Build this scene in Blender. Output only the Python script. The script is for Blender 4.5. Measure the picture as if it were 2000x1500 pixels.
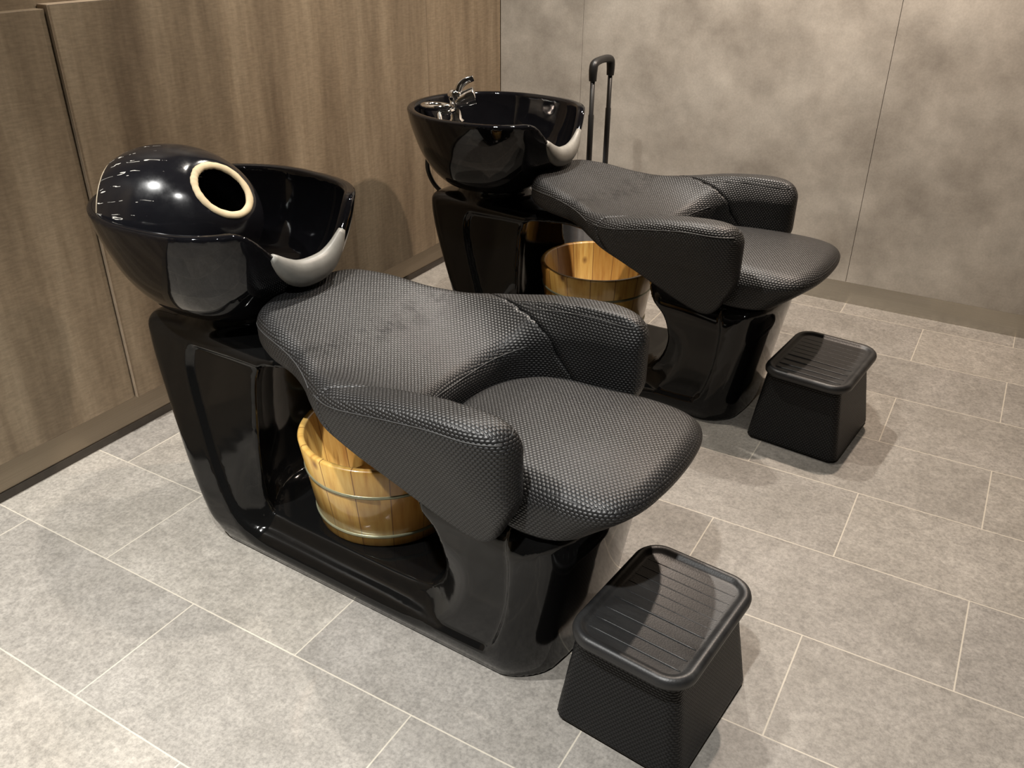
import bpy, bmesh, math, random
import numpy as np
from mathutils import Vector, Matrix
random.seed(4)
np.random.seed(4)
S = bpy.context.scene
COL = S.collection
for o in list(bpy.data.objects):
    bpy.data.objects.remove(o)

# ------------------------------------------------------------------ camera
def rotmat(yaw, pitch, roll):
    cy, sy = math.cos(yaw), math.sin(yaw)
    f = np.array([cy*math.cos(pitch), sy*math.cos(pitch), -math.sin(pitch)])
    r = np.array([sy, -cy, 0.0])
    d = np.cross(f, r)
    c, s = math.cos(roll), math.sin(roll)
    return np.array([[c, s, 0], [-s, c, 0], [0, 0, 1]]) @ np.array([r, d, f])
R = rotmat(math.radians(120.164), math.radians(28.852), math.radians(-0.35))
cam_data = bpy.data.cameras.new('camera')
cam = bpy.data.objects.new('camera', cam_data)
COL.objects.link(cam)
cam_data.sensor_width = 36.0
cam_data.lens = 1688.5/2000*36
cam_data.clip_start = 0.02
M = Matrix.Identity(4)
for i in range(3):
    M[i][0] = R[0][i]
    M[i][1] = -R[1][i]
    M[i][2] = -R[2][i]
M[0][3], M[1][3], M[2][3] = 2.074, 0.0, 1.37
cam.matrix_world = M
S.camera = cam

# ------------------------------------------------------------------ world, lights, exposure
W = bpy.data.worlds.new('world')
S.world = W
W.use_nodes = True
W.node_tree.nodes['Background'].inputs[0].default_value = (1.0, 0.96, 0.9, 1)
W.node_tree.nodes['Background'].inputs[1].default_value = 0.02
S.view_settings.view_transform = 'Standard'
S.view_settings.look = 'None'
S.view_settings.gamma = 1.0
S.view_settings.use_curve_mapping = False
S.view_settings.exposure = 0.25

COOL, NEUT, WARM = (1.0, 0.985, 0.95), (1.0, 0.93, 0.84), (1.0, 0.82, 0.68)
CEIL = 2.65
#         x     y     power colour cone  aim dx,dy
SPOTS = [(1.70, 0.02, 235, COOL, 100, 0, 0),
         (1.66, 2.87, 190, WARM, 120, 0, 0),
         (0.62, 1.72, 100, NEUT, 100, 0, 0),
         (0.50, 0.10, 350, COOL, 80, 0, 0),
         (0.75, 2.70, 130, NEUT, 120, 0, 0)]

# ------------------------------------------------------------------ material helpers
def new_mat(name):
    m = bpy.data.materials.new(name)
    m.use_nodes = True
    nt = m.node_tree
    b = nt.nodes['Principled BSDF']
    return m, nt, b
def N(nt, t, **kw):
    n = nt.nodes.new(t)
    for k, v in kw.items():
        if k.startswith('i_'):
            n.inputs[int(k[2:])].default_value = v
        else:
            setattr(n, k, v)
    return n
def L(nt, a, b):
    nt.links.new(a, b)
def math_(nt, op, a, b=None, clamp=False):
    n = nt.nodes.new('ShaderNodeMath')
    n.operation = op
    n.use_clamp = clamp
    for i, v in enumerate((a, b)):
        if v is None:
            continue
        if isinstance(v, (int, float)):
            n.inputs[i].default_value = v
        else:
            nt.links.new(v, n.inputs[i])
    return n.outputs[0]
def ramp(nt, fac, stops):
    n = nt.nodes.new('ShaderNodeValToRGB')
    e = n.color_ramp.elements
    while len(e) < len(stops):
        e.new(0.5)
    for i, (p, c) in enumerate(stops):
        e[i].position = p
        e[i].color = (*c, 1) if len(c) == 3 else c
    nt.links.new(fac, n.inputs[0])
    return n.outputs[0]
def mixc(nt, fac, a, b, mode='MIX'):
    n = nt.nodes.new('ShaderNodeMix')
    n.data_type = 'RGBA'
    n.blend_type = mode
    for i, v in ((0, fac), (6, a), (7, b)):
        if isinstance(v, (int, float)):
            n.inputs[i].default_value = v
        elif isinstance(v, tuple):
            n.inputs[i].default_value = (*v, 1) if len(v) == 3 else v
        else:
            nt.links.new(v, n.inputs[i])
    return n.outputs[2]
def noise(nt, vec, scale, detail=4, rough=0.5, sc=None):
    if sc is not None:
        mp = N(nt, 'ShaderNodeMapping')
        mp.inputs['Scale'].default_value = sc
        L(nt, vec, mp.inputs[0])
        vec = mp.outputs[0]
    n = N(nt, 'ShaderNodeTexNoise')
    n.inputs['Scale'].default_value = scale
    n.inputs['Detail'].default_value = detail
    n.inputs['Roughness'].default_value = rough
    L(nt, vec, n.inputs['Vector'])
    return n.outputs[0]
def bump(nt, b, height, strength, dist):
    n = N(nt, 'ShaderNodeBump')
    n.inputs['Strength'].default_value = strength
    n.inputs['Distance'].default_value = dist
    L(nt, height, n.inputs['Height'])
    L(nt, n.outputs[0], b.inputs['Normal'])
def setp(b, **kw):
    names = dict(col='Base Color', rough='Roughness', metal='Metallic', spec='Specular IOR Level', coat='Coat Weight',
                 coatr='Coat Roughness', aniso='Anisotropic', trans='Transmission Weight')
    for k, v in kw.items():
        b.inputs[names[k]].default_value = (*v, 1) if isinstance(v, tuple) else v
def simple(name, col, rough=0.5, **kw):
    m, nt, b = new_mat(name)
    setp(b, col=col, rough=rough, **kw)
    tc = N(nt, 'ShaderNodeTexCoord')
    n = noise(nt, tc.outputs['Object'], 40, 3)
    c = ramp(nt, n, [(0.3, tuple(v*0.88 for v in col)), (0.7, tuple(min(1, v*1.1) for v in col))])
    L(nt, c, b.inputs['Base Color'])
    return m

# ---- pattern group: raised oval dashes in running bond
def weave_group():
    g = bpy.data.node_groups.new('weave_pattern', 'ShaderNodeTree')
    g.interface.new_socket('U', in_out='INPUT', socket_type='NodeSocketFloat')
    g.interface.new_socket('V', in_out='INPUT', socket_type='NodeSocketFloat')
    g.interface.new_socket('H', in_out='OUTPUT', socket_type='NodeSocketFloat')
    gi = g.nodes.new('NodeGroupInput')
    go = g.nodes.new('NodeGroupOutput')
    v = math_(g, 'DIVIDE', gi.outputs[1], 0.0054)
    row = math_(g, 'FLOOR', v)
    u = math_(g, 'ADD', math_(g, 'DIVIDE', gi.outputs[0], 0.0086), math_(g, 'MULTIPLY', row, 0.5))
    fu = math_(g, 'SUBTRACT', math_(g, 'FRACT', u), 0.5)
    fv = math_(g, 'SUBTRACT', math_(g, 'FRACT', v), 0.5)
    a = math_(g, 'POWER', math_(g, 'ABSOLUTE', math_(g, 'DIVIDE', fu, 0.47)), 2.4)
    c = math_(g, 'POWER', math_(g, 'ABSOLUTE', math_(g, 'DIVIDE', fv, 0.46)), 2.0)
    h = math_(g, 'SUBTRACT', 1.0, math_(g, 'ADD', a, c))
    h = math_(g, 'POWER', math_(g, 'MAXIMUM', h, 0.0), 0.6)
    L(g, h, go.inputs[0])
    return g
WEAVE = weave_group()
def weave_mat(name, col, rough, strength, dist=0.0011, dusty=True):
    m, nt, b = new_mat(name)
    tc = N(nt, 'ShaderNodeTexCoord')
    P = N(nt, 'ShaderNodeSeparateXYZ')
    L(nt, tc.outputs['Object'], P.inputs[0])
    G = N(nt, 'ShaderNodeSeparateXYZ')
    L(nt, tc.outputs['Normal'], G.inputs[0])
    outs = []
    ws = []
    for (iu, iv, iw) in ((0, 1, 2), (0, 2, 1), (1, 2, 0)):
        gn = N(nt, 'ShaderNodeGroup')
        gn.node_tree = WEAVE
        L(nt, P.outputs[iu], gn.inputs[0])
        L(nt, P.outputs[iv], gn.inputs[1])
        w = math_(nt, 'POWER', math_(nt, 'ABSOLUTE', G.outputs[iw]), 14.0)
        ws.append(w)
        outs.append(math_(nt, 'MULTIPLY', gn.outputs[0], w))
    tot = math_(nt, 'ADD', math_(nt, 'ADD', ws[0], ws[1]), math_(nt, 'ADD', ws[2], 1e-5))
    h = math_(nt, 'DIVIDE', math_(nt, 'ADD', math_(nt, 'ADD', outs[0], outs[1]), outs[2]), tot)
    bump(nt, b, h, strength, dist)
    base = mixc(nt, h, tuple(c*0.4 for c in col), col)  # gaps between the dashes coloured darker, standing in for their shade
    if dusty:
        n = noise(nt, tc.outputs['Object'], 9, 5, 0.6)
        f = ramp(nt, n, [(0.42, (0, 0, 0)), (0.72, (1, 1, 1))])
        base = mixc(nt, math_(nt, 'MULTIPLY', f, 0.25), base, tuple(c*1.9+0.004 for c in col))
        n2 = noise(nt, tc.outputs['Object'], 6, 6, 0.65)
        r = N(nt, 'ShaderNodeMapRange')
        r.inputs[3].default_value = rough-0.05
        r.inputs[4].default_value = rough+0.09
        L(nt, n2, r.inputs[0])
        L(nt, r.outputs[0], b.inputs['Roughness'])
    L(nt, base, b.inputs['Base Color'])
    sp = N(nt, 'ShaderNodeMapRange')  # specular also lowered in the gaps to paint the occluded cavities
    sp.inputs[3].default_value = 0.34 if dusty else 0.15
    sp.inputs[4].default_value = 0.95 if dusty else 0.4
    L(nt, h, sp.inputs[0])
    so = sp.outputs[0]
    if dusty:
        # damp, scuffed band worn across the backrest
        band = math_(nt, 'SUBTRACT', 1.0, math_(nt, 'MULTIPLY', math_(nt, 'ABSOLUTE', math_(nt, 'SUBTRACT', P.outputs[0], math_(nt, 'ADD', 1.005, math_(nt, 'MULTIPLY', P.outputs[1], 0.10)))), 22.0), clamp=True)
        dk = ramp(nt, noise(nt, tc.outputs['Object'], 26, 6, 0.7), [(0.44, (0, 0, 0)), (0.60, (1, 1, 1))])
        so = math_(nt, 'MULTIPLY', so, math_(nt, 'SUBTRACT', 1.0, math_(nt, 'MULTIPLY', math_(nt, 'MULTIPLY', band, dk), 0.55)))
    L(nt, so, b.inputs['Specular IOR Level'])
    if not dusty:
        setp(b, rough=rough)
    return m

m_leather = weave_mat('woven_black_leather', (0.013, 0.013, 0.0135), 0.41, 1.0)
m_stoolweave = weave_mat('woven_black_stool_cloth', (0.010, 0.010, 0.0105), 0.42, 1.0, dusty=False)

def gloss_mat():
    m, nt, b = new_mat('black_gloss_fibreglass')
    setp(b, col=(0.004, 0.004, 0.004), rough=0.07, spec=0.36)
    tc = N(nt, 'ShaderNodeTexCoord')
    n = noise(nt, tc.outputs['Object'], 7, 5, 0.6)
    r = N(nt, 'ShaderNodeMapRange')
    r.inputs[1].default_value = 0.35
    r.inputs[2].default_value = 0.75
    r.inputs[3].default_value = 0.05
    r.inputs[4].default_value = 0.14
    L(nt, n, r.inputs[0])
    L(nt, r.outputs[0], b.inputs['Roughness'])
    return m
m_gloss = gloss_mat()
m_ceramic = simple('black_glazed_ceramic', (0.004, 0.004, 0.005), 0.045, spec=0.4)
m_silicone = simple('grey_silicone', (0.22, 0.215, 0.195), 0.42)
m_chrome = simple('chrome', (0.8, 0.8, 0.8), 0.08, metal=1.0)
m_rubber = simple('black_plastic', (0.009, 0.009, 0.009), 0.42)
m_darkhose = simple('dark_hose', (0.01, 0.01, 0.01), 0.5)

def tray_mat():
    m, nt, b = new_mat('worn_black_rubber')
    tc = N(nt, 'ShaderNodeTexCoord')
    n = noise(nt, tc.outputs['Object'], 14, 6, 0.7, (0.5, 2.2, 1))
    c = ramp(nt, n, [(0.3, (0.009, 0.009, 0.0095)), (0.62, (0.022, 0.022, 0.022)), (0.8, (0.042, 0.042, 0.041))])
    L(nt, c, b.inputs['Base Color'])
    setp(b, rough=0.42)
    bump(nt, b, noise(nt, tc.outputs['Object'], 300, 2), 0.25, 0.001)
    return m
m_tray = tray_mat()

def pine_mat():
    m, nt, b = new_mat('varnished_pine_staves')
    tc = N(nt, 'ShaderNodeTexCoord')
    P = N(nt, 'ShaderNodeSeparateXYZ')
    L(nt, tc.outputs['Object'], P.inputs[0])
    ang = math_(nt, 'ARCTAN2', P.outputs[1], P.outputs[0])
    st = math_(nt, 'MULTIPLY', ang, 15/(2*math.pi))
    idx = math_(nt, 'FLOOR', st)
    wn = N(nt, 'ShaderNodeTexWhiteNoise', noise_dimensions='1D')
    L(nt, idx, wn.inputs['W'])
    fr = math_(nt, 'FRACT', st)
    line = math_(nt, 'LESS_THAN', math_(nt, 'ABSOLUTE', math_(nt, 'SUBTRACT', fr, 0.5)), 0.485)
    cb = N(nt, 'ShaderNodeCombineXYZ')
    L(nt, math_(nt, 'MULTIPLY', ang, 2.2), cb.inputs[0])
    L(nt, math_(nt, 'MULTIPLY', P.outputs[2], 1.2), cb.inputs[1])
    L(nt, math_(nt, 'MULTIPLY', idx, 3.7), cb.inputs[2])
    g = noise(nt, cb.outputs[0], 6, 5, 0.6)
    grain = ramp(nt, g, [(0.25, (0.42, 0.20, 0.055)), (0.45, (0.62, 0.37, 0.10)), (0.7, (0.74, 0.50, 0.165))])
    tint = ramp(nt, wn.outputs[0], [(0.0, (0.66, 0.52, 0.40)), (0.5, (0.95, 0.93, 0.85)), (1.0, (1.0, 1.0, 1.0))])
    c = mixc(nt, 1.0, grain, tint, 'MULTIPLY')
    v = N(nt, 'ShaderNodeTexVoronoi')
    v.inputs['Scale'].default_value = 17
    mp = N(nt, 'ShaderNodeMapping')
    mp.inputs['Scale'].default_value = (1, 1, 0.75)
    L(nt, tc.outputs['Object'], mp.inputs[0])
    L(nt, mp.outputs[0], v.inputs['Vector'])
    wn2 = N(nt, 'ShaderNodeTexWhiteNoise', noise_dimensions='3D')
    L(nt, v.outputs['Color'], wn2.inputs['Vector'])
    pick = math_(nt, 'GREATER_THAN', wn2.outputs[0], 0.55)
    knot = math_(nt, 'MULTIPLY', ramp(nt, v.outputs['Distance'], [(0.06, (1, 1, 1)), (0.22, (0, 0, 0))]), pick)
    c = mixc(nt, math_(nt, 'MULTIPLY', knot, 0.85), c, (0.14, 0.045, 0.012))
    c = mixc(nt, line, (0.22, 0.10, 0.03), c)
    L(nt, c, b.inputs['Base Color'])
    setp(b, rough=0.32, coat=0.7, coatr=0.08)
    bump(nt, b, line, 0.3, 0.001)
    return m
m_pine = pine_mat()
m_hoop = simple('pale_green_hoop_wire', (0.30, 0.30, 0.20), 0.3, metal=0.5)

def floor_mat():
    m, nt, b = new_mat('grey_stone_tile')
    tc = N(nt, 'ShaderNodeTexCoord')
    P = N(nt, 'ShaderNodeSeparateXYZ')
    L(nt, tc.outputs['Object'], P.inputs[0])
    v = math_(nt, 'DIVIDE', math_(nt, 'SUBTRACT', P.outputs[1], 1.803), 0.3)
    row = math_(nt, 'FLOOR', v)
    par = math_(nt, 'MULTIPLY', math_(nt, 'FLOORED_MODULO', row, 2.0), 0.5)
    u = math_(nt, 'ADD', math_(nt, 'DIVIDE', math_(nt, 'SUBTRACT', P.outputs[0], 1.928), 0.6), par)
    col = math_(nt, 'FLOOR', u)
    du = math_(nt, 'MULTIPLY', math_(nt, 'SUBTRACT', 0.5, math_(nt, 'ABSOLUTE', math_(nt, 'SUBTRACT', math_(nt, 'FRACT', u), 0.5))), 0.6)
    dv = math_(nt, 'MULTIPLY', math_(nt, 'SUBTRACT', 0.5, math_(nt, 'ABSOLUTE', math_(nt, 'SUBTRACT', math_(nt, 'FRACT', v), 0.5))), 0.3)
    wob = math_(nt, 'MULTIPLY', math_(nt, 'SUBTRACT', noise(nt, tc.outputs['Object'], 40, 3), 0.5), 0.0012)
    dist = math_(nt, 'ADD', math_(nt, 'MINIMUM', du, dv), wob)
    gr = N(nt, 'ShaderNodeMapRange')
    gr.inputs[1].default_value = 0.0010
    gr.inputs[2].default_value = 0.0020
    L(nt, dist, gr.inputs[0])
    cb = N(nt, 'ShaderNodeCombineXYZ')
    L(nt, col, cb.inputs[0])
    L(nt, row, cb.inputs[1])
    wn = N(nt, 'ShaderNodeTexWhiteNoise', noise_dimensions='3D')
    L(nt, cb.outputs[0], wn.inputs['Vector'])
    off = N(nt, 'ShaderNodeVectorMath', operation='MULTIPLY_ADD')
    L(nt, wn.outputs['Color'], off.inputs[0])
    off.inputs[1].default_value = (9, 9, 9)
    L(nt, tc.outputs['Object'], off.inputs[2])
    n1 = noise(nt, off.outputs[0], 5, 6, 0.65)
    n2 = noise(nt, off.outputs[0], 120, 4, 0.75)
    n3 = noise(nt, off.outputs[0], 35, 5, 0.7)
    c = ramp(nt, n1, [(0.28, (0.255, 0.237, 0.208)), (0.72, (0.35, 0.328, 0.295))])
    c = mixc(nt, 0.75, c, ramp(nt, n2, [(0.36, (0.62, 0.62, 0.62)), (0.5, (0.9, 0.9, 0.9)), (0.64, (1.14, 1.14, 1.14))]), 'MULTIPLY')
    c = mixc(nt, 0.6, c, ramp(nt, n3, [(0.35, (0.75, 0.75, 0.75)), (0.65, (1.15, 1.15, 1.15))]), 'MULTIPLY')
    t = ramp(nt, wn.outputs[0], [(0.0, (0.86, 0.86, 0.87)), (1.0, (1.06, 1.05, 1.03))])
    c = mixc(nt, 1.0, c, t, 'MULTIPLY')
    c = mixc(nt, gr.outputs[0], (0.47, 0.43, 0.36), c)
    L(nt, c, b.inputs['Base Color'])
    rr = N(nt, 'ShaderNodeMapRange')
    rr.inputs[3].default_value = 0.42
    rr.inputs[4].default_value = 0.62
    L(nt, n2, rr.inputs[0])
    L(nt, rr.outputs[0], b.inputs['Roughness'])
    setp(b, spec=0.35)
    bump(nt, b, n2, 0.25, 0.001)
    return m

def wood_mat(seed):
    m, nt, b = new_mat('grey_brown_wood_veneer')
    tc = N(nt, 'ShaderNodeTexCoord')
    P = N(nt, 'ShaderNodeSeparateXYZ')
    L(nt, tc.outputs['Object'], P.inputs[0])
    y = math_(nt, 'ADD', P.outputs[1], seed)
    sid = math_(nt, 'FLOOR', math_(nt, 'DIVIDE', math_(nt, 'SUBTRACT', P.outputs[1], 1.851), 0.505))
    wn = N(nt, 'ShaderNodeTexWhiteNoise', noise_dimensions='1D')
    L(nt, math_(nt, 'ADD', sid, seed), wn.inputs['W'])
    cb = N(nt, 'ShaderNodeCombineXYZ')
    L(nt, math_(nt, 'MULTIPLY', y, 5.0), cb.inputs[0])
    L(nt, math_(nt, 'MULTIPLY', P.outputs[2], 0.55), cb.inputs[1])
    L(nt, math_(nt, 'MULTIPLY', wn.outputs[0], 9.0), cb.inputs[2])
    a = noise(nt, cb.outputs[0], 1.6, 4, 0.55)
    f = noise(nt, cb.outputs[0], 14, 5, 0.65)
    h = noise(nt, tc.outputs['Object'], 110, 3, 0.6, (1, 0.35, 1.6))
    c = ramp(nt, a, [(0.3, (0.130, 0.094, 0.060)), (0.5, (0.215, 0.163, 0.107)), (0.7, (0.305, 0.240, 0.163))])
    c = mixc(nt, 0.6, c, ramp(nt, f, [(0.3, (0.78, 0.76, 0.74)), (0.7, (1.15, 1.15, 1.15))]), 'MULTIPLY')
    c = mixc(nt, 0.5, c, ramp(nt, h, [(0.35, (0.75, 0.75, 0.75)), (0.65, (1.15, 1.15, 1.15))]), 'MULTIPLY')
    c = mixc(nt, 1.0, c, ramp(nt, wn.outputs[0], [(0, (0.88, 0.88, 0.88)), (1, (1.06, 1.05, 1.04))]), 'MULTIPLY')
    L(nt, c, b.inputs['Base Color'])
    setp(b, rough=0.5, spec=0.35)
    bump(nt, b, h, 0.3, 0.0008)
    return m

def concrete_mat():
    m, nt, b = new_mat('mottled_grey_wall_panel')
    tc = N(nt, 'ShaderNodeTexCoord')
    a = noise(nt, tc.outputs['Object'], 3.2, 6, 0.6)
    d = noise(nt, tc.outputs['Object'], 11, 5, 0.6)
    f = noise(nt, tc.outputs['Object'], 130, 3, 0.6)
    c = ramp(nt, a, [(0.32, (0.315, 0.288, 0.250)), (0.5, (0.435, 0.405, 0.358)), (0.68, (0.55, 0.52, 0.465))])
    c = mixc(nt, 0.7, c, ramp(nt, d, [(0.3, (0.82, 0.82, 0.82)), (0.7, (1.15, 1.15, 1.15))]), 'MULTIPLY')
    c = mixc(nt, 0.4, c, ramp(nt, f, [(0.3, (0.8, 0.8, 0.8)), (0.7, (1.15, 1.15, 1.15))]), 'MULTIPLY')
    L(nt, c, b.inputs['Base Color'])
    setp(b, rough=0.6, spec=0.3)
    return m

def metal_mat(name, col, rough):
    m, nt, b = new_mat(name)
    tc = N(nt, 'ShaderNodeTexCoord')
    n = noise(nt, tc.outputs['Object'], 90, 3, 0.6, (0.02, 0.02, 6))
    c = ramp(nt, n, [(0.3, tuple(v*0.9 for v in col)), (0.7, tuple(v*1.08 for v in col))])
    L(nt, c, b.inputs['Base Color'])
    setp(b, metal=0.9, rough=rough)
    bump(nt, b, n, 0.15, 0.0006)
    return m
m_floor = floor_mat()
m_wood = wood_mat(0.0)
m_wood2 = wood_mat(3.0)
m_conc = concrete_mat()
m_kick = metal_mat('brushed_brown_metal', (0.30, 0.25, 0.19), 0.33)
m_kick2 = metal_mat('brushed_steel', (0.52, 0.50, 0.45), 0.24)
m_white = simple('pale_painted_plaster', (0.28, 0.265, 0.24), 0.7)
m_ceil = simple('dark_painted_ceiling', (0.10, 0.095, 0.09), 0.7)
m_dark = simple('dark_joint', (0.06, 0.05, 0.04), 0.7)

# ------------------------------------------------------------------ object helpers
def link_mesh(name, me, mat, parent=None, smooth=True):
    o = bpy.data.objects.new(name, me)
    COL.objects.link(o)
    if mat:
        me.materials.append(mat)
    if smooth:
        me.polygons.foreach_set('use_smooth', [True]*len(me.polygons))
    if parent:
        o.parent = parent
    me.update()
    return o
def bm_obj(name, bm, mat, parent=None, smooth=False):
    me = bpy.data.meshes.new(name)
    bmesh.ops.recalc_face_normals(bm, faces=bm.faces)
    bm.to_mesh(me)
    bm.free()
    return link_mesh(name, me, mat, parent, smooth)
def np_obj(name, V, F, mat, parent=None, smooth=True):
    me = bpy.data.meshes.new(name)
    me.from_pydata([tuple(map(float, v)) for v in V], [], [tuple(map(int, f)) for f in F])
    return link_mesh(name, me, mat, parent, smooth)
def box(bm, x0, x1, y0, y1, z0, z1, bev=0.0, seg=2):
    r = bmesh.ops.create_cube(bm, size=1.0)
    vs = r['verts']
    for v in vs:
        v.co = Vector(((x0+x1)/2+v.co.x*(x1-x0), (y0+y1)/2+v.co.y*(y1-y0), (z0+z1)/2+v.co.z*(z1-z0)))
    if bev > 0:
        es = list({e for v in vs for e in v.link_edges})
        bmesh.ops.bevel(bm, geom=es, offset=bev, segments=seg, profile=0.5, affect='EDGES')
def box_obj(name, dims, mat, parent=None, bev=0.0, smooth=False):
    bm = bmesh.new()
    box(bm, *dims, bev=bev)
    return bm_obj(name, bm, mat, parent, smooth)
def empty(name, loc, label, cat, group=None, rz=0.0):
    o = bpy.data.objects.new(name, None)
    COL.objects.link(o)
    o.location = loc
    o.rotation_euler = (0, 0, rz)
    o.empty_display_size = 0.1
    o['label'] = label
    o['category'] = cat
    if group:
        o['group'] = group
    return o
def struct(o):
    o['kind'] = 'structure'
    return o
def catmull(pts, n, closed=False):
    P = [np.array(p, float) for p in pts]
    out = []
    m = len(P)
    segs = m if closed else m-1
    for i in range(segs):
        if closed:
            p0, p1, p2, p3 = P[i-1], P[i], P[(i+1) % m], P[(i+2) % m]
        else:
            p0, p1, p2, p3 = P[max(i-1, 0)], P[i], P[i+1], P[min(i+2, m-1)]
        for k in range(n):
            t = k/n
            out.append(0.5*((2*p1)+(-p0+p2)*t+(2*p0-5*p1+4*p2-p3)*t*t+(-p0+3*p1-3*p2+p3)*t**3))
    if not closed:
        out.append(P[-1])
    return np.array(out)
def tube(pts, rad, seg=10, n=6, cap=True):
    """swept tube; rad number or per-point list of (a,b)"""
    path = catmull(pts, n) if n > 1 else np.array(pts, float)
    m = len(path)
    if not isinstance(rad, (int, float)):
        rr = np.array([(r, r) if isinstance(r, (int, float)) else r for r in rad], float)
        t = np.linspace(0, len(rr)-1, m)
        rr = np.stack([np.interp(t, range(len(rr)), rr[:, k]) for k in (0, 1)], 1)
    else:
        rr = np.full((m, 2), float(rad))
    V, F = [], []
    up = np.array([0, 0, 1.0])
    T0 = path[1]-path[0]
    if abs(T0[2])/np.linalg.norm(T0) > 0.9:
        up = np.array([1.0, 0, 0])
    prev = None
    for i in range(m):
        T = path[min(i+1, m-1)]-path[max(i-1, 0)]
        T /= np.linalg.norm(T)
        a = up-T*up.dot(T) if prev is None else prev-T*prev.dot(T)
        a /= np.linalg.norm(a)
        prev = a
        b = np.cross(T, a)
        for k in range(seg):
            th = 2*math.pi*k/seg
            V.append(path[i]+a*rr[i, 0]*math.cos(th)+b*rr[i, 1]*math.sin(th))
    for i in range(m-1):
        for k in range(seg):
            k2 = (k+1) % seg
            F.append((i*seg+k, i*seg+k2, (i+1)*seg+k2, (i+1)*seg+k))
    if cap:
        F.append(tuple(range(seg))[::-1])
        F.append(tuple(range((m-1)*seg, m*seg)))
    return np.array(V), F
def lathe(profile, seg=64, closed=False):
    V, F = [], []
    m = len(profile)
    for (r, z) in profile:
        for k in range(seg):
            th = 2*math.pi*k/seg
            V.append((r*math.cos(th), r*math.sin(th), z))
    for i in range(m if closed else m-1):
        j = (i+1) % m
        for k in range(seg):
            k2 = (k+1) % seg
            F.append((i*seg+k, i*seg+k2, j*seg+k2, j*seg+k))
    return np.array(V), F

# ------------------------------------------------------------------ smooth solids from distance functions
def smooth_poly(pts, n=5, closed=True):
    return catmull(pts, n, closed)
def poly_sd(px, py, poly):
    d = np.full(px.shape, 1e9)
    s = np.ones(px.shape)
    n = len(poly)
    for i in range(n):
        a = poly[i]
        b = poly[i-1]
        ex, ey = b[0]-a[0], b[1]-a[1]
        wx, wy = px-a[0], py-a[1]
        den = ex*ex+ey*ey
        if den < 1e-14:
            continue
        t = np.clip((wx*ex+wy*ey)/den, 0, 1)
        dx, dy = wx-ex*t, wy-ey*t
        d = np.minimum(d, dx*dx+dy*dy)
        c1 = py >= a[1]
        c2 = py < b[1]
        c3 = ex*wy > ey*wx
        flip = (c1 & c2 & c3) | (~c1 & ~c2 & ~c3)
        s = np.where(flip, -s, s)
    return s*np.sqrt(d)
def rmax(a, b, r):
    u = np.maximum(a+r, 0)
    v = np.maximum(b+r, 0)
    return np.minimum(np.maximum(a, b), -r)+np.sqrt(u*u+v*v)
def rmin(a, b, r):
    return -rmax(-a, -b, r)
def sstep(x, a, b):
    t = np.clip((x-a)/(b-a), 0, 1)
    return t*t*(3-2*t)
def cinterp(x, pts):
    xs = [p[0] for p in pts]
    ys = [p[1] for p in pts]
    f = catmull([(a, b) for a, b in pts], 6)
    o = np.argsort(f[:, 0])
    return np.interp(x, f[o, 0], f[o, 1])
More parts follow.
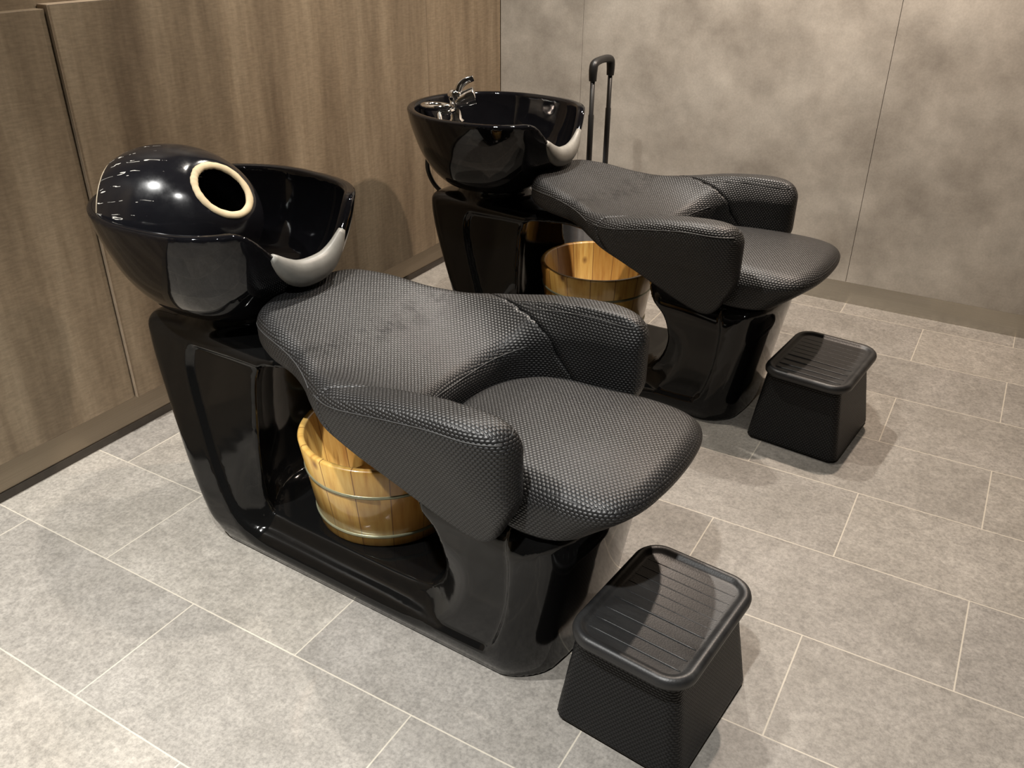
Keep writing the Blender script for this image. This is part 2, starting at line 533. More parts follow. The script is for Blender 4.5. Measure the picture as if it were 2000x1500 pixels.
def sdf_mesh(fn, lo, hi, h, iters=4):
    ax = [np.arange(lo[i], hi[i]+h, h) for i in range(3)]
    X, Y, Z = np.meshgrid(*ax, indexing='ij')
    D = fn(X, Y, Z)
    nx, ny, nz = D.shape
    sg = D < 0
    c = np.zeros((nx-1, ny-1, nz-1), int)
    for i in (0, 1):
        for j in (0, 1):
            for k in (0, 1):
                c += sg[i:nx-1+i, j:ny-1+j, k:nz-1+k]
    act = (c > 0) & (c < 8)
    ids = -np.ones(act.shape, int)
    I = np.argwhere(act)
    ids[act] = np.arange(len(I))
    acc = np.zeros((len(I), 3))
    cnt = np.zeros(len(I))
    cor = [(i, j, k) for i in (0, 1) for j in (0, 1) for k in (0, 1)]
    for a in cor:
        for b in cor:
            if sum(b)-sum(a) == 1 and all(b[q] >= a[q] for q in range(3)):
                da = D[I[:, 0]+a[0], I[:, 1]+a[1], I[:, 2]+a[2]]
                db = D[I[:, 0]+b[0], I[:, 1]+b[1], I[:, 2]+b[2]]
                cr = (da < 0) != (db < 0)
                t = np.where(cr, da/np.where(cr, da-db, 1), 0)[:, None]
                p = np.array(a)+t*(np.array(b)-np.array(a))
                acc += np.where(cr[:, None], p, 0)
                cnt += cr
    V = np.array(lo)+(I+acc/cnt[:, None])*h
    F = []
    for axis in range(3):
        sl0 = [slice(None)]*3
        sl1 = [slice(None)]*3
        sl0[axis] = slice(0, -1)
        sl1[axis] = slice(1, None)
        e = sg[tuple(sl0)] != sg[tuple(sl1)]
        E_ = np.argwhere(e)
        b, c_ = [(1, 2), (2, 0), (0, 1)][axis]
        ok = (E_[:, b] > 0) & (E_[:, c_] > 0) & (E_[:, b] < D.shape[b]-1) & (E_[:, c_] < D.shape[c_]-1)
        E_ = E_[ok]
        inside = sg[E_[:, 0], E_[:, 1], E_[:, 2]]
        q = []
        for (db_, dc_) in ((-1, -1), (0, -1), (0, 0), (-1, 0)):
            G_ = E_.copy()
            G_[:, b] += db_
            G_[:, c_] += dc_
            q.append(ids[G_[:, 0], G_[:, 1], G_[:, 2]])
        q = np.stack(q, 1)
        q[~inside] = q[~inside][:, ::-1]
        F.append(q)
    F = np.concatenate(F)
    eps = h*0.2
    for _ in range(iters):
        d = fn(V[:, 0], V[:, 1], V[:, 2])
        g = np.stack([fn(V[:, 0]+eps*(i == 0), V[:, 1]+eps*(i == 1), V[:, 2]+eps*(i == 2))-fn(V[:, 0]-eps*(i == 0), V[:, 1]-eps*(i == 1), V[:, 2]-eps*(i == 2)) for i in range(3)], 1)/(2*eps)
        n2 = np.maximum((g*g).sum(1), 0.05)
        st = -(d/n2)[:, None]*g
        ln = np.linalg.norm(st, axis=1)
        st *= np.minimum(1, h*0.5/np.maximum(ln, 1e-9))[:, None]
        V = V+st
    return V, F
def sdf_obj(name, fn, lo, hi, h, mat, parent=None):
    V, F = sdf_mesh(fn, lo, hi, h)
    return np_obj(name, V, F, mat, parent)

# ------------------------------------------------------------------ room
XR, YN, YB = 4.6, -3.0, 3.407
struct(box_obj('floor', (-0.1, XR+0.1, YN-0.1, YB+0.1, -0.08, 0.0), m_floor))
struct(box_obj('ceiling', (-0.1, XR+0.1, YN-0.1, YB+0.1, CEIL, CEIL+0.08), m_ceil))
struct(box_obj('wall_left', (-0.12, -0.004, YN, YB+0.1, 0, CEIL), m_wood2))
struct(box_obj('wall_back', (-0.004, XR, YB+0.004, YB+0.12, 0, CEIL), m_dark))
struct(box_obj('wall_right', (XR, XR+0.1, YN, YB, 0, CEIL), m_white))
struct(box_obj('wall_front', (-0.004, XR, YN-0.1, YN, 0, CEIL), m_white))
struct(box_obj('baseboard_left', (-0.003, 0.0, YN, YB, 0.0, 0.12), m_kick))
struct(box_obj('baseboard_back', (0.022, XR, YB, YB+0.003, 0.0, 0.10), m_kick2))
tn = [0]
def trim(dims, mat, bev=0.0012):
    tn[0] += 1
    return struct(box_obj('trim_%d' % tn[0], dims, mat, bev=bev))
PB = 0.117
struct(box_obj('trim_20', (0.0, 0.004, YN, YB, 0.0, 0.024), m_dark, bev=0.001))
m_edge = simple('highlight_edge_banding', (0.36, 0.28, 0.20), 0.45)  # panel edge banding, coloured pale to stand in for the lit edge highlight
trim((-0.003, 0.030, 1.862-1.5, 1.3355, PB, 1.158), m_wood2)
trim((-0.003, 0.030, YN+0.01, 1.862-1.504, PB, 1.160), m_wood)
trim((-0.003, 0.038, 1.340, 2.846, PB, 1.165), m_wood)
trim((-0.003, 0.034, 2.851, YB-0.014, PB, 1.165), m_wood2)
trim((0.0, 0.0385, 1.3389, 1.3400, PB, 1.1655), m_edge, 0.0003)
trim((0.0, 0.0345, 2.8500, 2.8510, PB, 1.1655), m_edge, 0.0003)
trim((0.0, 0.0382, 1.3400, 2.846, 1.1650, 1.1668), m_edge, 0.0003)
for a, b_ in ((0.036, 0.4232), (0.4248, 1.6112), (1.6128, 2.83), (2.8316, XR)):
    trim((a, b_, YB-0.014, YB+0.004, 0.092, CEIL), m_conc, 0.0008)

# ------------------------------------------------------------------ spot lamps in the ceiling (each a recessed downlight)
def downlight(x, y, power, col, cone, i):
    e = empty('ceiling_downlight', (x, y, CEIL), 'small round white recessed ceiling downlight above the wash chairs', 'ceiling light', 'ceiling downlights')
    V, F = lathe([(0.040, -0.002), (0.055, -0.004), (0.060, 0.0), (0.040, 0.0)], 32, True)
    np_obj('bezel', V, F, m_white, e)
    ld = bpy.data.lights.new('downlight', 'SPOT')
    ld.energy = power
    ld.color = col
    ld.spot_size = math.radians(cone)
    ld.spot_blend = 0.85
    ld.shadow_soft_size = 0.028
    lo = bpy.data.objects.new('lamp', ld)
    COL.objects.link(lo)
    lo.parent = e
    lo.location = (0, 0, -0.03)
    return e
for i, (x, y, p, c, cone, dx, dy) in enumerate(SPOTS):
    downlight(x, y, p*1.0, c, cone, i)

# ------------------------------------------------------------------ shampoo chair solids (local frame: x away from the wood wall, y across, z up)
WP = smooth_poly([(0.762, -0.2), (0.762, -0.10), (0.762, -0.03), (0.764, 0.04), (0.772, 0.10), (0.800, 0.153), (0.87, 0.190), (0.95, 0.213), (1.01, 0.238), (1.06, 0.268), (1.13, 0.296),
                  (1.25, 0.306), (1.38, 0.308), (1.445, 0.301), (1.490, 0.284), (1.510, 0.258), (1.507, 0.228), (1.47, 0.212), (1.36, 0.205),
                  (1.29, 0.192), (1.238, 0.150), (1.212, 0.09), (1.203, 0.03), (1.202, -0.03), (1.202, -0.10), (1.202, -0.2)], 4)
def wrap(x, y, z):
    ay = np.abs(y)
    dp = poly_sd(x, ay, WP)
    zc = cinterp(x, [(0.70, 0.632), (0.80, 0.642), (0.94, 0.606), (1.08, 0.556), (1.2, 0.515), (1.3, 0.50), (1.6, 0.5)])
    ze = cinterp(x, [(0.70, 0.622), (0.80, 0.634), (0.90, 0.634), (1.0, 0.614), (1.06, 0.598), (1.15, 0.604), (1.27, 0.626), (1.38, 0.638), (1.46, 0.638), (1.52, 0.622), (1.6, 0.60)])
    t = np.clip(ay/0.235, 0, 1)
    zt = zc+(ze-zc)*t**2.2
    be = cinterp(x, [(0.70, 0.545), (0.80, 0.548), (0.95, 0.545), (1.04, 0.528), (1.13, 0.498), (1.20, 0.464), (1.27, 0.428), (1.35, 0.385), (1.42, 0.362), (1.46, 0.385), (1.50, 0.455), (1.6, 0.6)])
    bc = cinterp(x, [(0.70, 0.56), (0.80, 0.56), (0.95, 0.52), (1.1, 0.45), (1.2, 0.42), (1.6, 0.42)])
    zb = bc+(be-bc)*sstep(ay, 0.10, 0.21)
    d = rmax(dp, (z-zt)*0.97, 0.036)
    d = rmax(d, (zb-z)*0.93, 0.022)
    d = rmax(d, (ay-(0.316-0.30*np.maximum(0.58-z, 0)))*0.95, 0.02)
    return d
def arm_plane(x, y, z):
    ay = np.abs(y)
    return (x-(1.235+(0.60-z)*0.85+(0.215-ay)*2.6))/2.9
def backrest_f(x, y, z):
    return rmax(wrap(x, y, z), arm_plane(x, y, z), 0.004)
def arm_f(sgn):
    def f(x, y, z):
        d = rmax(wrap(x, y, z), -arm_plane(x, y, z)+0.0003, 0.004)
        return np.maximum(d, -sgn*y+0.05)
    return f
SP = smooth_poly([(1.222, -0.2), (1.222, -0.1), (1.222, -0.03), (1.224, 0.04), (1.245, 0.11), (1.29, 0.165), (1.36, 0.192), (1.46, 0.200), (1.55, 0.212), (1.63, 0.212), (1.682, 0.185),
                  (1.706, 0.13), (1.715, 0.06), (1.717, 0.0), (1.715, -0.06), (1.710, -0.12), (1.70, -0.2)], 4)
def seat_f(x, y, z):
    ay = np.abs(y)
    sl = 1.0*(np.sqrt((0.478-z)**2+0.0003)+(0.478-z))/2
    dp = (poly_sd(x+sl*sstep(x, 1.3, 1.6), ay, SP)+0.2*sl*sstep(x, 1.46, 1.62))*0.8
    zc = cinterp(x, [(1.15, 0.49), (1.25, 0.500), (1.36, 0.517), (1.5, 0.523), (1.6, 0.521), (1.68, 0.510), (1.75, 0.495)])
    zt = zc-0.028*(ay/0.2)**2.4
    d = rmax(dp, z-zt, 0.038)
    d = rmax(d, (0.388-z), 0.010)
    return d
BP = smooth_poly([(0.60, -0.10), (0.605, 0.0), (0.585, 0.05), (0.548, 0.11), (0.490, 0.20), (0.435, 0.31), (0.395, 0.41), (0.377, 0.49), (0.392, 0.522),
                  (0.47, 0.530), (0.60, 0.526), (0.74, 0.518), (0.82, 0.520), (0.92, 0.515), (1.02, 0.478), (1.12, 0.432), (1.22, 0.405), (1.30, 0.388), (1.45, 0.392), (1.56, 0.392),
                  (1.592, 0.380), (1.592, 0.34), (1.578, 0.26), (1.560, 0.15), (1.545, 0.05), (1.538, 0.0), (1.52, -0.10)], 3)
HP = smooth_poly([(0.80, 0.100), (1.00, 0.098), (1.20, 0.100), (1.258, 0.128), (1.294, 0.19), (1.306, 0.25), (1.290, 0.31), (1.25, 0.350), (1.18, 0.382), (1.08, 0.418),
                  (0.98, 0.462), (0.90, 0.488), (0.82, 0.492), (0.786, 0.460), (0.772, 0.38), (0.764, 0.25), (0.762, 0.15), (0.774, 0.113)], 3)
QP = smooth_poly([(0.545, 0.478), (0.540, 0.40), (0.600, 0.24), (0.672, 0.125), (0.735, 0.072), (0.83, 0.060), (1.35, 0.056), (1.425, 0.072), (1.458, 0.14), (1.475, 0.24),
                  (1.470, 0.36), (1.40, 0.46), (0.9, 0.49), (0.60, 0.492)], 3)
def base_f(x, y, z):
    ay = np.abs(y)
    dpx = poly_sd(x, z, BP)
    # the pedestal wall facing the bucket is hollowed towards its middle
    dh = poly_sd(x+0.085*np.clip(1-(ay/0.17)**2, 0, 1)*(1-sstep(x, 0.80, 1.0)), z, HP)
    dq = poly_sd(x, z, QP)
    hp = cinterp(z, [(-0.1, 0.19), (0.0, 0.203), (0.04, 0.217), (0.10, 0.220), (0.3, 0.178), (0.5, 0.150), (0.6, 0.145)])
    hf = cinterp(z, [(-0.1, 0.19), (0.0, 0.203), (0.04, 0.217), (0.10, 0.222), (0.3, 0.222), (0.42, 0.238), (0.6, 0.24)])
    hw = hp+(hf-hp)*sstep(x, 0.95, 1.25)
    br = sstep(x, 0.80, 0.90)*(1-sstep(x, 1.16, 1.28))*sstep(z, 0.30, 0.40)
    hw = hw*(1-br)+0.09*br
    hw = hw-0.013*sstep(-dq, 0.0, 0.015)
    hw = hw-0.045*(1-sstep(dh, 0.0, 0.075))*(1-sstep(z, 0.08, 0.30))
    dpx2 = poly_sd(x+0.03*(ay/0.2)**2*sstep(x, 1.28, 1.5), z, BP)
    d = rmax(dpx2, (ay-hw), 0.05+0.03*sstep(x, 1.30, 1.50))
    d = rmax(d, -dh, 0.012)
    # neck that carries the basin
    neck = rmax(np.sqrt((x-0.56)**2+y**2)-0.12, np.abs(z-0.53)-0.055, 0.01)
    d = rmin(d, neck, 0.02)
    d = rmax(d, -z, 0.006)
    return d
# basin
def bowl_g(x, y):
    u = (x-0.55)/0.285
    v = y/0.272
    n = 2.0+0.75*sstep(u, -0.1, 0.6)
    return (np.abs(u)**n+np.abs(v)**n)**(1/n)
RP = [(0.50, 0.20), (0.532, 0.30), (0.545, 0.42), (0.562, 0.56), (0.60, 0.71), (0.65, 0.83), (0.70, 0.905), (0.76, 0.97), (0.815, 1.0), (0.87, 1.01)]
def spout(x, y, z):
    return 0.105*sstep(x, 0.66, 0.80)*np.exp(-(y/0.125)**2)*np.exp(-((z-0.70)/0.085)**2)
def rim_z(x, y):
    s = sstep(x, 0.62, 0.76)
    a = np.clip(np.abs(y)/0.175, 0, 1)
    dip = 0.5+0.5*np.cos(math.pi*a**1.35)
    return 0.802-0.117*s*dip
def basin_f(x, y, z):
    g = bowl_g(x, y)
    g = g-spout(x, y, z)
    outer = (g-cinterp(z, RP))*0.22
    outer = rmax(outer, 0.536-z, 0.02)
    inner = (g-cinterp(z-0.012, RP)+0.085)*0.22
    inner = rmax(inner, 0.575-z, 0.05)
    d = rmax(outer, -inner, 0.004)
    d = rmax(d, (z-rim_z(x, y))*0.9, 0.007)
    return d

def place(px, py, deg):
    a = math.radians(deg)
    return (px-1.2*math.cos(a), py-1.2*math.sin(a), 0)
chair = empty('shampoo_chair', place(1.19, 1.29, -2.4), 'nearer black shampoo chair, a black shell lying in its basin', 'salon wash chair', 'backwash shampoo chairs', math.radians(-2.4))
p_base = sdf_obj('base', base_f, (0.36, -0.27, -0.02), (1.66, 0.27, 0.62), 0.0085, m_gloss, chair)
p_basin = sdf_obj('basin', basin_f, (0.24, -0.31, 0.51), (0.87, 0.31, 0.84), 0.0065, m_ceramic, chair)
p_back = sdf_obj('backrest', backrest_f, (0.73, -0.34, 0.38), (1.45, 0.34, 0.68), 0.0065, m_leather, chair)
p_arms = [sdf_obj('armrest', arm_f(s), (0.95, min(0.04*s, 0.35*s), 0.33), (1.55, max(0.04*s, 0.35*s), 0.68), 0.0065, m_leather, chair) for s in (-1, 1)]
p_seat = sdf_obj('seat', seat_f, (1.19, -0.25, 0.36), (1.74, 0.25, 0.55), 0.0085, m_leather, chair)
def project(fn, P, it=14):
    P = np.array(P, float)
    e = 0.0015
    for _ in range(it):
        d = fn(P[:, 0], P[:, 1], P[:, 2])
        g = np.stack([fn(P[:, 0]+e*(i == 0), P[:, 1]+e*(i == 1), P[:, 2]+e*(i == 2))-fn(P[:, 0]-e*(i == 0), P[:, 1]-e*(i == 1), P[:, 2]-e*(i == 2)) for i in range(3)], 1)/(2*e)
        n2 = np.maximum((g*g).sum(1), 0.1)
        P = P-(d/n2)[:, None]*g
    return P
def seam(pts, parent):
    P = project(wrap, catmull(pts, 8))
    V, F = tube(P, 0.0013, 6, 1)
    return np_obj('seam', V, F, m_thread, parent)
m_thread = simple('dark_stitched_thread', (0.035, 0.035, 0.035), 0.5)
for s_, arm in zip((-1, 1), p_arms):
    seam([(0.775, 0.05*s_, 0.60), (0.79, 0.14*s_, 0.604), (0.84, 0.185*s_, 0.607), (0.90, 0.205*s_, 0.606), (0.98, 0.232*s_, 0.593), (1.045, 0.262*s_, 0.575)], p_back)
    seam([(1.07, 0.275*s_, 0.575), (1.14, 0.30*s_, 0.580), (1.25, 0.305*s_, 0.598), (1.36, 0.305*s_, 0.612), (1.44, 0.298*s_, 0.612), (1.49, 0.27*s_, 0.608)], arm)
    seam([(1.245, 0.215*s_, 0.612), (1.32, 0.22*s_, 0.62), (1.40, 0.225*s_, 0.622), (1.47, 0.228*s_, 0.618), (1.49, 0.25*s_, 0.612)], arm)
seam([(1.270, -0.165, 0.545), (1.215, -0.12, 0.520), (1.190, -0.05, 0.503), (1.187, 0.0, 0.500), (1.190, 0.05, 0.503), (1.215, 0.12, 0.520), (1.270, 0.165, 0.545)], p_back)
def neck_rest():
    ys = np.linspace(-0.106, 0.106, 15)
    pts, rad = [], []
    for y in ys:
        zz = float(rim_z(np.array(0.82), np.array(y)))
        # x of the basin wall at this height
        R_ = float(cinterp(np.array(zz), RP))
        R_ += float(spout(0.84, y, zz))
        u = max(R_**2.7-(abs(y)/0.272)**2.7, 0)**(1/2.7)
        pts.append((0.55+0.285*u-0.008, y, zz-0.006))
        k = max(0.0, 1-(abs(y)/0.108)**2.6)
        rad.append((0.008+0.024*k, 0.007+0.014*k))
    V, F = tube(pts, rad, 18, 2)
    o = np_obj('neck_rest', V, F, m_silicone, chair)
    o['label'] = 'grey soft silicone neck rest'
    return o
p_neck = neck_rest()
def drain():
    V, F = lathe([(0.0, 0.0), (0.020, 0.002), (0.026, 0.006), (0.032, 0.006), (0.034, 0.0)], 32)
    V = V+np.array([0.60, 0.03, 0.578])
    return np_obj('drain', V, F, m_chrome, chair)
p_drain = drain()
def copy_tree(o, parent=None):
    c = o.copy()
    COL.objects.link(c)
    c.parent = parent
    for ch in list(o.children):
        copy_tree(ch, c)
    return c
chair2 = copy_tree(chair)
chair2.location = place(1.2, 2.46, -2.0)
chair2.rotation_euler = (0, 0, math.radians(-2.0))
chair2['label'] = 'farther black shampoo chair, its open basin showing a chrome tap'

# tap, shower hose and drain hose of the farther chair

def tap_body():
    bm = bmesh.new()
    V, F = lathe([(0.0, 0.0), (0.034, 0.0), (0.034, 0.012), (0.024, 0.018), (0.021, 0.075), (0.024, 0.082), (0.024, 0.100), (0.016, 0.110), (0.0, 0.112)], 28)
    return V+np.array([0.385, 0.02, 0.725]), F
V, F = tap_body()
fau = np_obj('faucet', V, F, m_chrome, chair2)
fau['label'] = 'chrome mixer tap'
V, F = tube([(0.392, 0.02, 0.815), (0.40, 0.03, 0.845), (0.415, 0.045, 0.862), (0.435, 0.06, 0.870)], [(0.013, 0.017), (0.011, 0.017), (0.009, 0.016), (0.007, 0.013)], 12)
np_obj('lever', V, F, m_chrome, fau)
V, F = tube([(0.39, 0.02, 0.79), (0.42, 0.04, 0.805), (0.445, 0.055, 0.815)], [(0.022, 0.022), (0.030, 0.028), (0.032, 0.030)], 16)
np_obj('shower_head', V, F, m_chrome, fau)
hp = [(0.385, 0.0, 0.745)]
for k in range(22):
    a = -0.3-k*0.33
    hp.append((0.37+0.055*math.cos(a), -0.055+0.045*math.sin(a), 0.775-0.0009*k))
hp += [(0.43, -0.12, 0.735), (0.45, -0.13, 0.70)]
V, F = tube([(a, b, c+(0.022 if c > 0.74 else 0.0)) for a, b, c in hp], 0.0095, 10, 5)
V2 = V.copy()
np_obj('shower_hose', V2, F, m_chrome, fau)
V, F = tube([(0.33, -0.02, 0.66), (0.285, -0.01, 0.60), (0.275, 0.0, 0.55), (0.30, 0.0, 0.505), (0.345, 0.0, 0.475), (0.40, 0.0, 0.455)], 0.008, 10)
o = np_obj('drain_hose', V, F, m_darkhose, chair2)
o['label'] = 'thin black hose looping behind the basin'

# ------------------------------------------------------------------ black lacquered shell lying in the nearer basin
def shell():
    root = empty('lacquered_bowl_cover', (0.495, 1.238, 0.772), 'glossy black egg-shaped shell with a cream-edged round hole, lying in the nearer basin', 'shell cover')
    cx = np.array(R[0])          # image right, used only to lay the axes out in the room
    long_ax = np.array([0.86, 0.50, -0.13])
    long_ax /= np.linalg.norm(long_ax)
    nh = np.array([0.80, -0.01, 0.60])
    nh /= np.linalg.norm(nh)
    up = np.array([0, 0, 1.0])
    up -= long_ax*up.dot(long_ax)
    up /= np.linalg.norm(up)
    sd = np.cross(long_ax, up)
    A, B, C_ = 0.184, 0.148, 0.150
    hs = math.sqrt((A*nh.dot(long_ax))**2+(B*nh.dot(up))**2+(C_*nh.dot(sd))**2)
    HD = 0.90*hs
    hc = nh*0.118
    def ell(x, y, z, k):
        a = (x*long_ax[0]+y*long_ax[1]+z*long_ax[2])/(A-k)
        b = (x*up[0]+y*up[1]+z*up[2])/(B-k)
        c = (x*sd[0]+y*sd[1]+z*sd[2])/(C_-k)
        r = np.sqrt(a*a+b*b+c*c)
        return (r-1)*(B-k)*0.9
    def f(x, y, z):
        o = ell(x, y, z, 0.0)
        i_ = ell(x, y, z, 0.010)
        d = np.maximum(o, -i_)
        d = rmax(d, (x*nh[0]+y*nh[1]+z*nh[2]-HD), 0.004)
        d = rmax(d, -(x*long_ax[0]+y*long_ax[1]+z*long_ax[2])-0.138, 0.004)
        d = rmax(d, -z-0.112, 0.003)
        return d
    V, F = sdf_mesh(f, (-0.2, -0.2, -0.18), (0.2, 0.2, 0.18), 0.0052)
    b = np_obj('shell_body', V, F, m_lacquer, root)
    b['label'] = 'scratched black lacquer'
    # worn cream rim of the hole: follow the section of the ellipsoid with the hole plane
    def ring(nrm, off, name, r0, mat, a0=0.0, a1=2*math.pi):
        e1 = np.cross(nrm, [0.1, 1, 0.2]); e1 /= np.linalg.norm(e1)
        e2 = np.cross(nrm, e1)
        c0 = nrm*off
        pts = []
        # centre of the section
        best = []
        for k in range(72):
            th = a0+(a1-a0)*k/72
            dr = e1*math.cos(th)+e2*math.sin(th)
            lo_, hi_ = 0.0, 0.3
            for _ in range(24):
                md = (lo_+hi_)/2
                p = c0+dr*md
                if ell(p[0], p[1], p[2], 0.005) < 0:
                    lo_ = md
                else:
                    hi_ = md
            pts.append(c0+dr*lo_)
        pts = np.array(pts)
        if pts[:, 2].min() < -0.112:
            pts[:, 2] = np.maximum(pts[:, 2], -0.110)
        cen = pts.mean(0)
        seg = 12
        V, F = [], []
        m = len(pts)
        for i in range(m):
            T = pts[(i+1) % m]-pts[i-1]
            T /= np.linalg.norm(T)
            a = np.array(nrm)
            b_ = np.cross(T, a)
            rr = r0*(1+0.05*math.sin(i*0.6)+0.04*math.sin(i*1.7+1))
            for k in range(seg):
                th = 2*math.pi*k/seg
                V.append(pts[i]+a*rr*0.55*math.cos(th)+b_*rr*math.sin(th))
        for i in range(m):
            j = (i+1) % m
            for k in range(seg):
                k2 = (k+1) % seg
                F.append((i*seg+k, i*seg+k2, j*seg+k2, j*seg+k))
        return np_obj(name, V, F, mat, root)
    o = ring(nh, HD-0.001, 'hole_rim', 0.0085, m_cream)
    o['label'] = 'worn cream edge of the hole'
    ring(-long_ax, 0.1375, 'end_rim', 0.0050, m_cream2)
    return root
def lacquer_mat():
    m, nt, b = new_mat('scratched_black_lacquer')
    tc = N(nt, 'ShaderNodeTexCoord')
    P = N(nt, 'ShaderNodeSeparateXYZ')
    L(nt, tc.outputs['Object'], P.inputs[0])
    # fine scratches running along the long axis, mostly on the upper side of the far end
    al = math_(nt, 'ADD', math_(nt, 'MULTIPLY', P.outputs[0], 0.865), math_(nt, 'MULTIPLY', P.outputs[1], 0.50))
    sdv = math_(nt, 'SUBTRACT', math_(nt, 'MULTIPLY', P.outputs[1], 0.865), math_(nt, 'MULTIPLY', P.outputs[0], 0.50))
    ang = math_(nt, 'ARCTAN2', sdv, P.outputs[2])
    cb = N(nt, 'ShaderNodeCombineXYZ')
    L(nt, math_(nt, 'MULTIPLY', ang, 7.5), cb.inputs[0])
    L(nt, math_(nt, 'MULTIPLY', al, 8.0), cb.inputs[1])
    n = noise(nt, cb.outputs[0], 2.0, 2, 0.4)
    line = math_(nt, 'LESS_THAN', math_(nt, 'ABSOLUTE', math_(nt, 'SUBTRACT', math_(nt, 'FRACT', math_(nt, 'ADD', math_(nt, 'MULTIPLY', ang, 4.6), math_(nt, 'MULTIPLY', n, 1.1))), 0.5)), 0.020)
    brk = math_(nt, 'GREATER_THAN', noise(nt, tc.outputs['Object'], 45, 3, 0.6), 0.47)
    reg = math_(nt, 'MULTIPLY', math_(nt, 'LESS_THAN', al, math_(nt, 'ADD', -0.085, math_(nt, 'MULTIPLY', math_(nt, 'FRACT', math_(nt, 'MULTIPLY', math_(nt, 'FLOOR', math_(nt, 'MULTIPLY', ang, 4.6)), 0.37)), 0.12))), math_(nt, 'GREATER_THAN', P.outputs[2], 0.0))
    sc = math_(nt, 'MULTIPLY', math_(nt, 'MULTIPLY', line, brk), reg)
    c = mixc(nt, sc, (0.008, 0.008, 0.010), (0.75, 0.72, 0.66))
    L(nt, c, b.inputs['Base Color'])
    sm = noise(nt, tc.outputs['Object'], 11, 5, 0.65)
    r = N(nt, 'ShaderNodeMapRange')
    r.inputs[1].default_value = 0.4
    r.inputs[2].default_value = 0.75
    r.inputs[3].default_value = 0.10
    r.inputs[4].default_value = 0.32
    L(nt, sm, r.inputs[0])
    L(nt, math_(nt, 'ADD', r.outputs[0], math_(nt, 'MULTIPLY', sc, 0.4)), b.inputs['Roughness'])
    return m
m_lacquer = lacquer_mat()
m_cream = simple('worn_cream_edge', (0.62, 0.50, 0.31), 0.6)
m_cream2 = simple('thin_pale_edge', (0.42, 0.35, 0.25), 0.5)
shell()

# ------------------------------------------------------------------ wooden foot buckets
def bucket(loc, label, rz):
    e = empty('wooden_bucket', loc, label, 'bucket', 'wooden foot buckets', rz)
    H_ = 0.225
    V, F = lathe([(0.0, 0.004), (0.155, 0.004), (0.160, 0.0), (0.166, 0.003), (0.1955, H_-0.004), (0.1925, H_), (0.1825, H_), (0.1795, H_-0.004), (0.154, 0.022), (0.0, 0.022)], 96)
    np_obj('bucket_body', V, F, m_pine, e)
    for z0, w in ((0.032, 1), (0.150, 1)):
        r_ = 0.1655+(0.1955-0.166)*z0/H_+0.0008
        prof = [(r_+0.0025*math.cos(a), z0+0.0045*math.sin(a)) for a in np.linspace(0, 2*math.pi, 9)[:-1]]
        V, F = lathe(prof, 96, True)
        np_obj('hoop', V, F, m_hoop, e)
    return e
bucket((0.962, 1.29+0.034, 0.0985), 'varnished pine bucket standing inside the base of the nearer shampoo chair', 0.4)
bucket((0.930, 2.46+0.085, 0.0985), 'varnished pine bucket under the farther shampoo chair, mostly its rim showing', 2.1)

# ------------------------------------------------------------------ footstools
def stool(loc, label, rz):
    e = empty('footstool', loc, label, 'footstool', 'footstools in front of the chairs', rz)
    # base: tapering rounded box covered in woven cloth
    def f(x, y, z):
        k = np.clip(z/0.22, 0, 1)
        hx = 0.134-0.030*k
        hy = 0.156-0.022*k
        cx = -0.004-0.004*k
        d = rmax(np.abs(x-cx)-hx, np.abs(y)-hy, 0.022)
        d = rmax(d, np.maximum(z-0.222, 0.004-z), 0.004)
        return d
    V, F = sdf_mesh(f, (-0.17, -0.19, -0.02), (0.17, 0.19, 0.25), 0.008)
    np_obj('stool_base', V, F, m_stoolweave, e)
    # tray top with a rolled rim and ridges
    hx, hy, rr = 0.121, 0.162, 0.054
    def out(off, n=14):
        P = []
        for (sx, sy, a0) in ((1, 1, 0), (-1, 1, 90), (-1, -1, 180), (1, -1, 270)):
            for k in range(n+1):
                a = math.radians(a0+90*k/n)
                P.append((sx*(hx-rr)+(rr-off)*math.cos(a), sy*(hy-rr)+(rr-off)*math.sin(a)))
        return P
    prof = [(0.020, 0.216), (0.006, 0.217), (0.0, 0.222), (-0.001, 0.230), (0.001, 0.237), (0.006, 0.242), (0.012, 0.2425), (0.017, 0.240), (0.021, 0.2355), (0.026, 0.234)]
    V, F = [], []
    n0 = len(out(0))
    for off, z in prof:
        V += [(x, y, z) for x, y in out(off)]
    for i in range(len(prof)-1):
        for k in range(n0):
            k2 = (k+1) % n0
            F.append((i*n0+k, i*n0+k2, (i+1)*n0+k2, (i+1)*n0+k))
    F.append(tuple(range(n0))[::-1])
    F.append(tuple(range((len(prof)-1)*n0, len(prof)*n0)))
    o = np_obj('tray', V, F, m_tray, e)
    me = o.data
    # ridges across the tray
    ys = [-0.118, -0.090, -0.058, -0.024, 0.004, 0.030, 0.056, 0.082, 0.108]
    for j, yy in enumerate(ys):
        big = j < 4
        w = 0.0022 if big else 0.0014
        hgt = 0.0022 if big else 0.0008
        x0, x1 = -0.092, 0.092
        V, F = tube([(x0, yy, 0.2338), (x0+0.02, yy, 0.2340), (x1-0.02, yy, 0.2340), (x1, yy, 0.2338)], [(hgt*0.3, w*0.4), (hgt, w), (hgt, w), (hgt*0.3, w*0.4)], 8, 2)
        r_ = np_obj('ridge', V, F, m_tray, o)
    return e
stool((1.716, 1.29-0.108, 0), 'nearer black footstool with worn ridged tray top and woven sides', math.radians(-6))
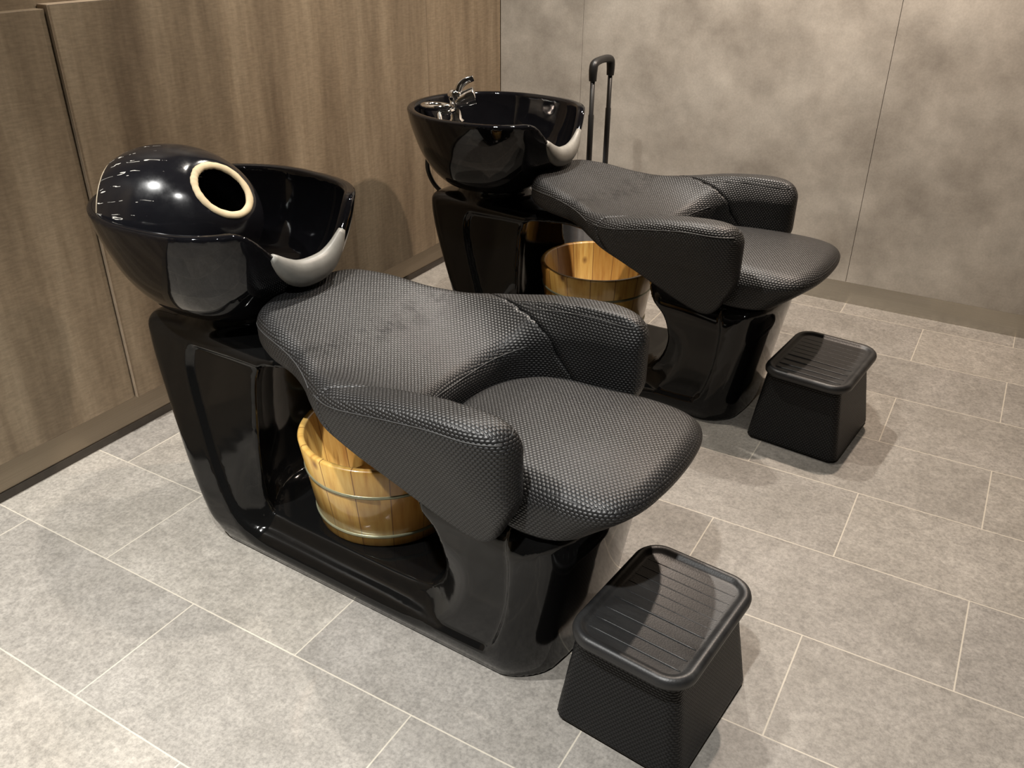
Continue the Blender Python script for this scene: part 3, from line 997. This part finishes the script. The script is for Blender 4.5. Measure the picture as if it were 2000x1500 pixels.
stool((1.731, 1.29-0.094+1.172, 0), 'farther black footstool with ridged tray top, before the back wall', math.radians(-6))

# ------------------------------------------------------------------ suitcase standing behind the farther chair
def suitcase():
    e = empty('trolley_suitcase', (0.60, 3.03, 0), 'silver-grey trolley suitcase with raised black handle behind the farther chair', 'suitcase')
    def f(x, y, z):
        d = rmax(np.abs(x)-0.115, np.abs(y)-0.185, 0.05)
        d = rmax(d, np.abs(z-0.245)-0.195, 0.05)
        rib = 0.003*np.cos(y*2*math.pi/0.04)
        return d+rib*sstep(np.abs(x), 0.09, 0.11)
    V, F = sdf_mesh(f, (-0.15, -0.22, 0.02), (0.15, 0.22, 0.48), 0.009)
    o = np_obj('shell', V, F, m_case, e)
    o['label'] = 'silver-grey hard shell'
    for y in (-0.075, 0.075):
        V, F = lathe([(0.0, 0.43), (0.0105, 0.43), (0.0105, 0.705), (0.0085, 0.708), (0.0085, 0.85), (0.0, 0.85)], 14)
        V = V+np.array([0.085, y, 0])
        np_obj('pole', V, F, m_rubber, e)
    V, F = tube([(0.085, -0.075, 0.825), (0.085, -0.075, 0.862), (0.085, -0.062, 0.884), (0.085, 0.0, 0.890), (0.085, 0.062, 0.884), (0.085, 0.075, 0.862), (0.085, 0.075, 0.825)],
                [(0.014, 0.012), (0.016, 0.014), (0.016, 0.014), (0.014, 0.013), (0.016, 0.014), (0.016, 0.014), (0.014, 0.012)], 14)
    np_obj('handle_grip', V, F, m_rubber, e)
    for sx in (-0.08, 0.08):
        for sy in (-0.14, 0.14):
            bm = bmesh.new()
            bmesh.ops.create_cone(bm, cap_ends=True, segments=24, radius1=0.026, radius2=0.026, depth=0.02,
                                  matrix=Matrix.Translation((sx, sy, 0.026)) @ Matrix.Rotation(math.pi/2, 4, 'X'))
            box(bm, sx-0.014, sx+0.014, sy-0.016, sy+0.016, 0.028, 0.07, 0.004)
            bm_obj('wheel', bm, m_rubber, e)
m_case = simple('silver_grey_hard_shell', (0.26, 0.28, 0.31), 0.3, metal=0.3)
suitcase()
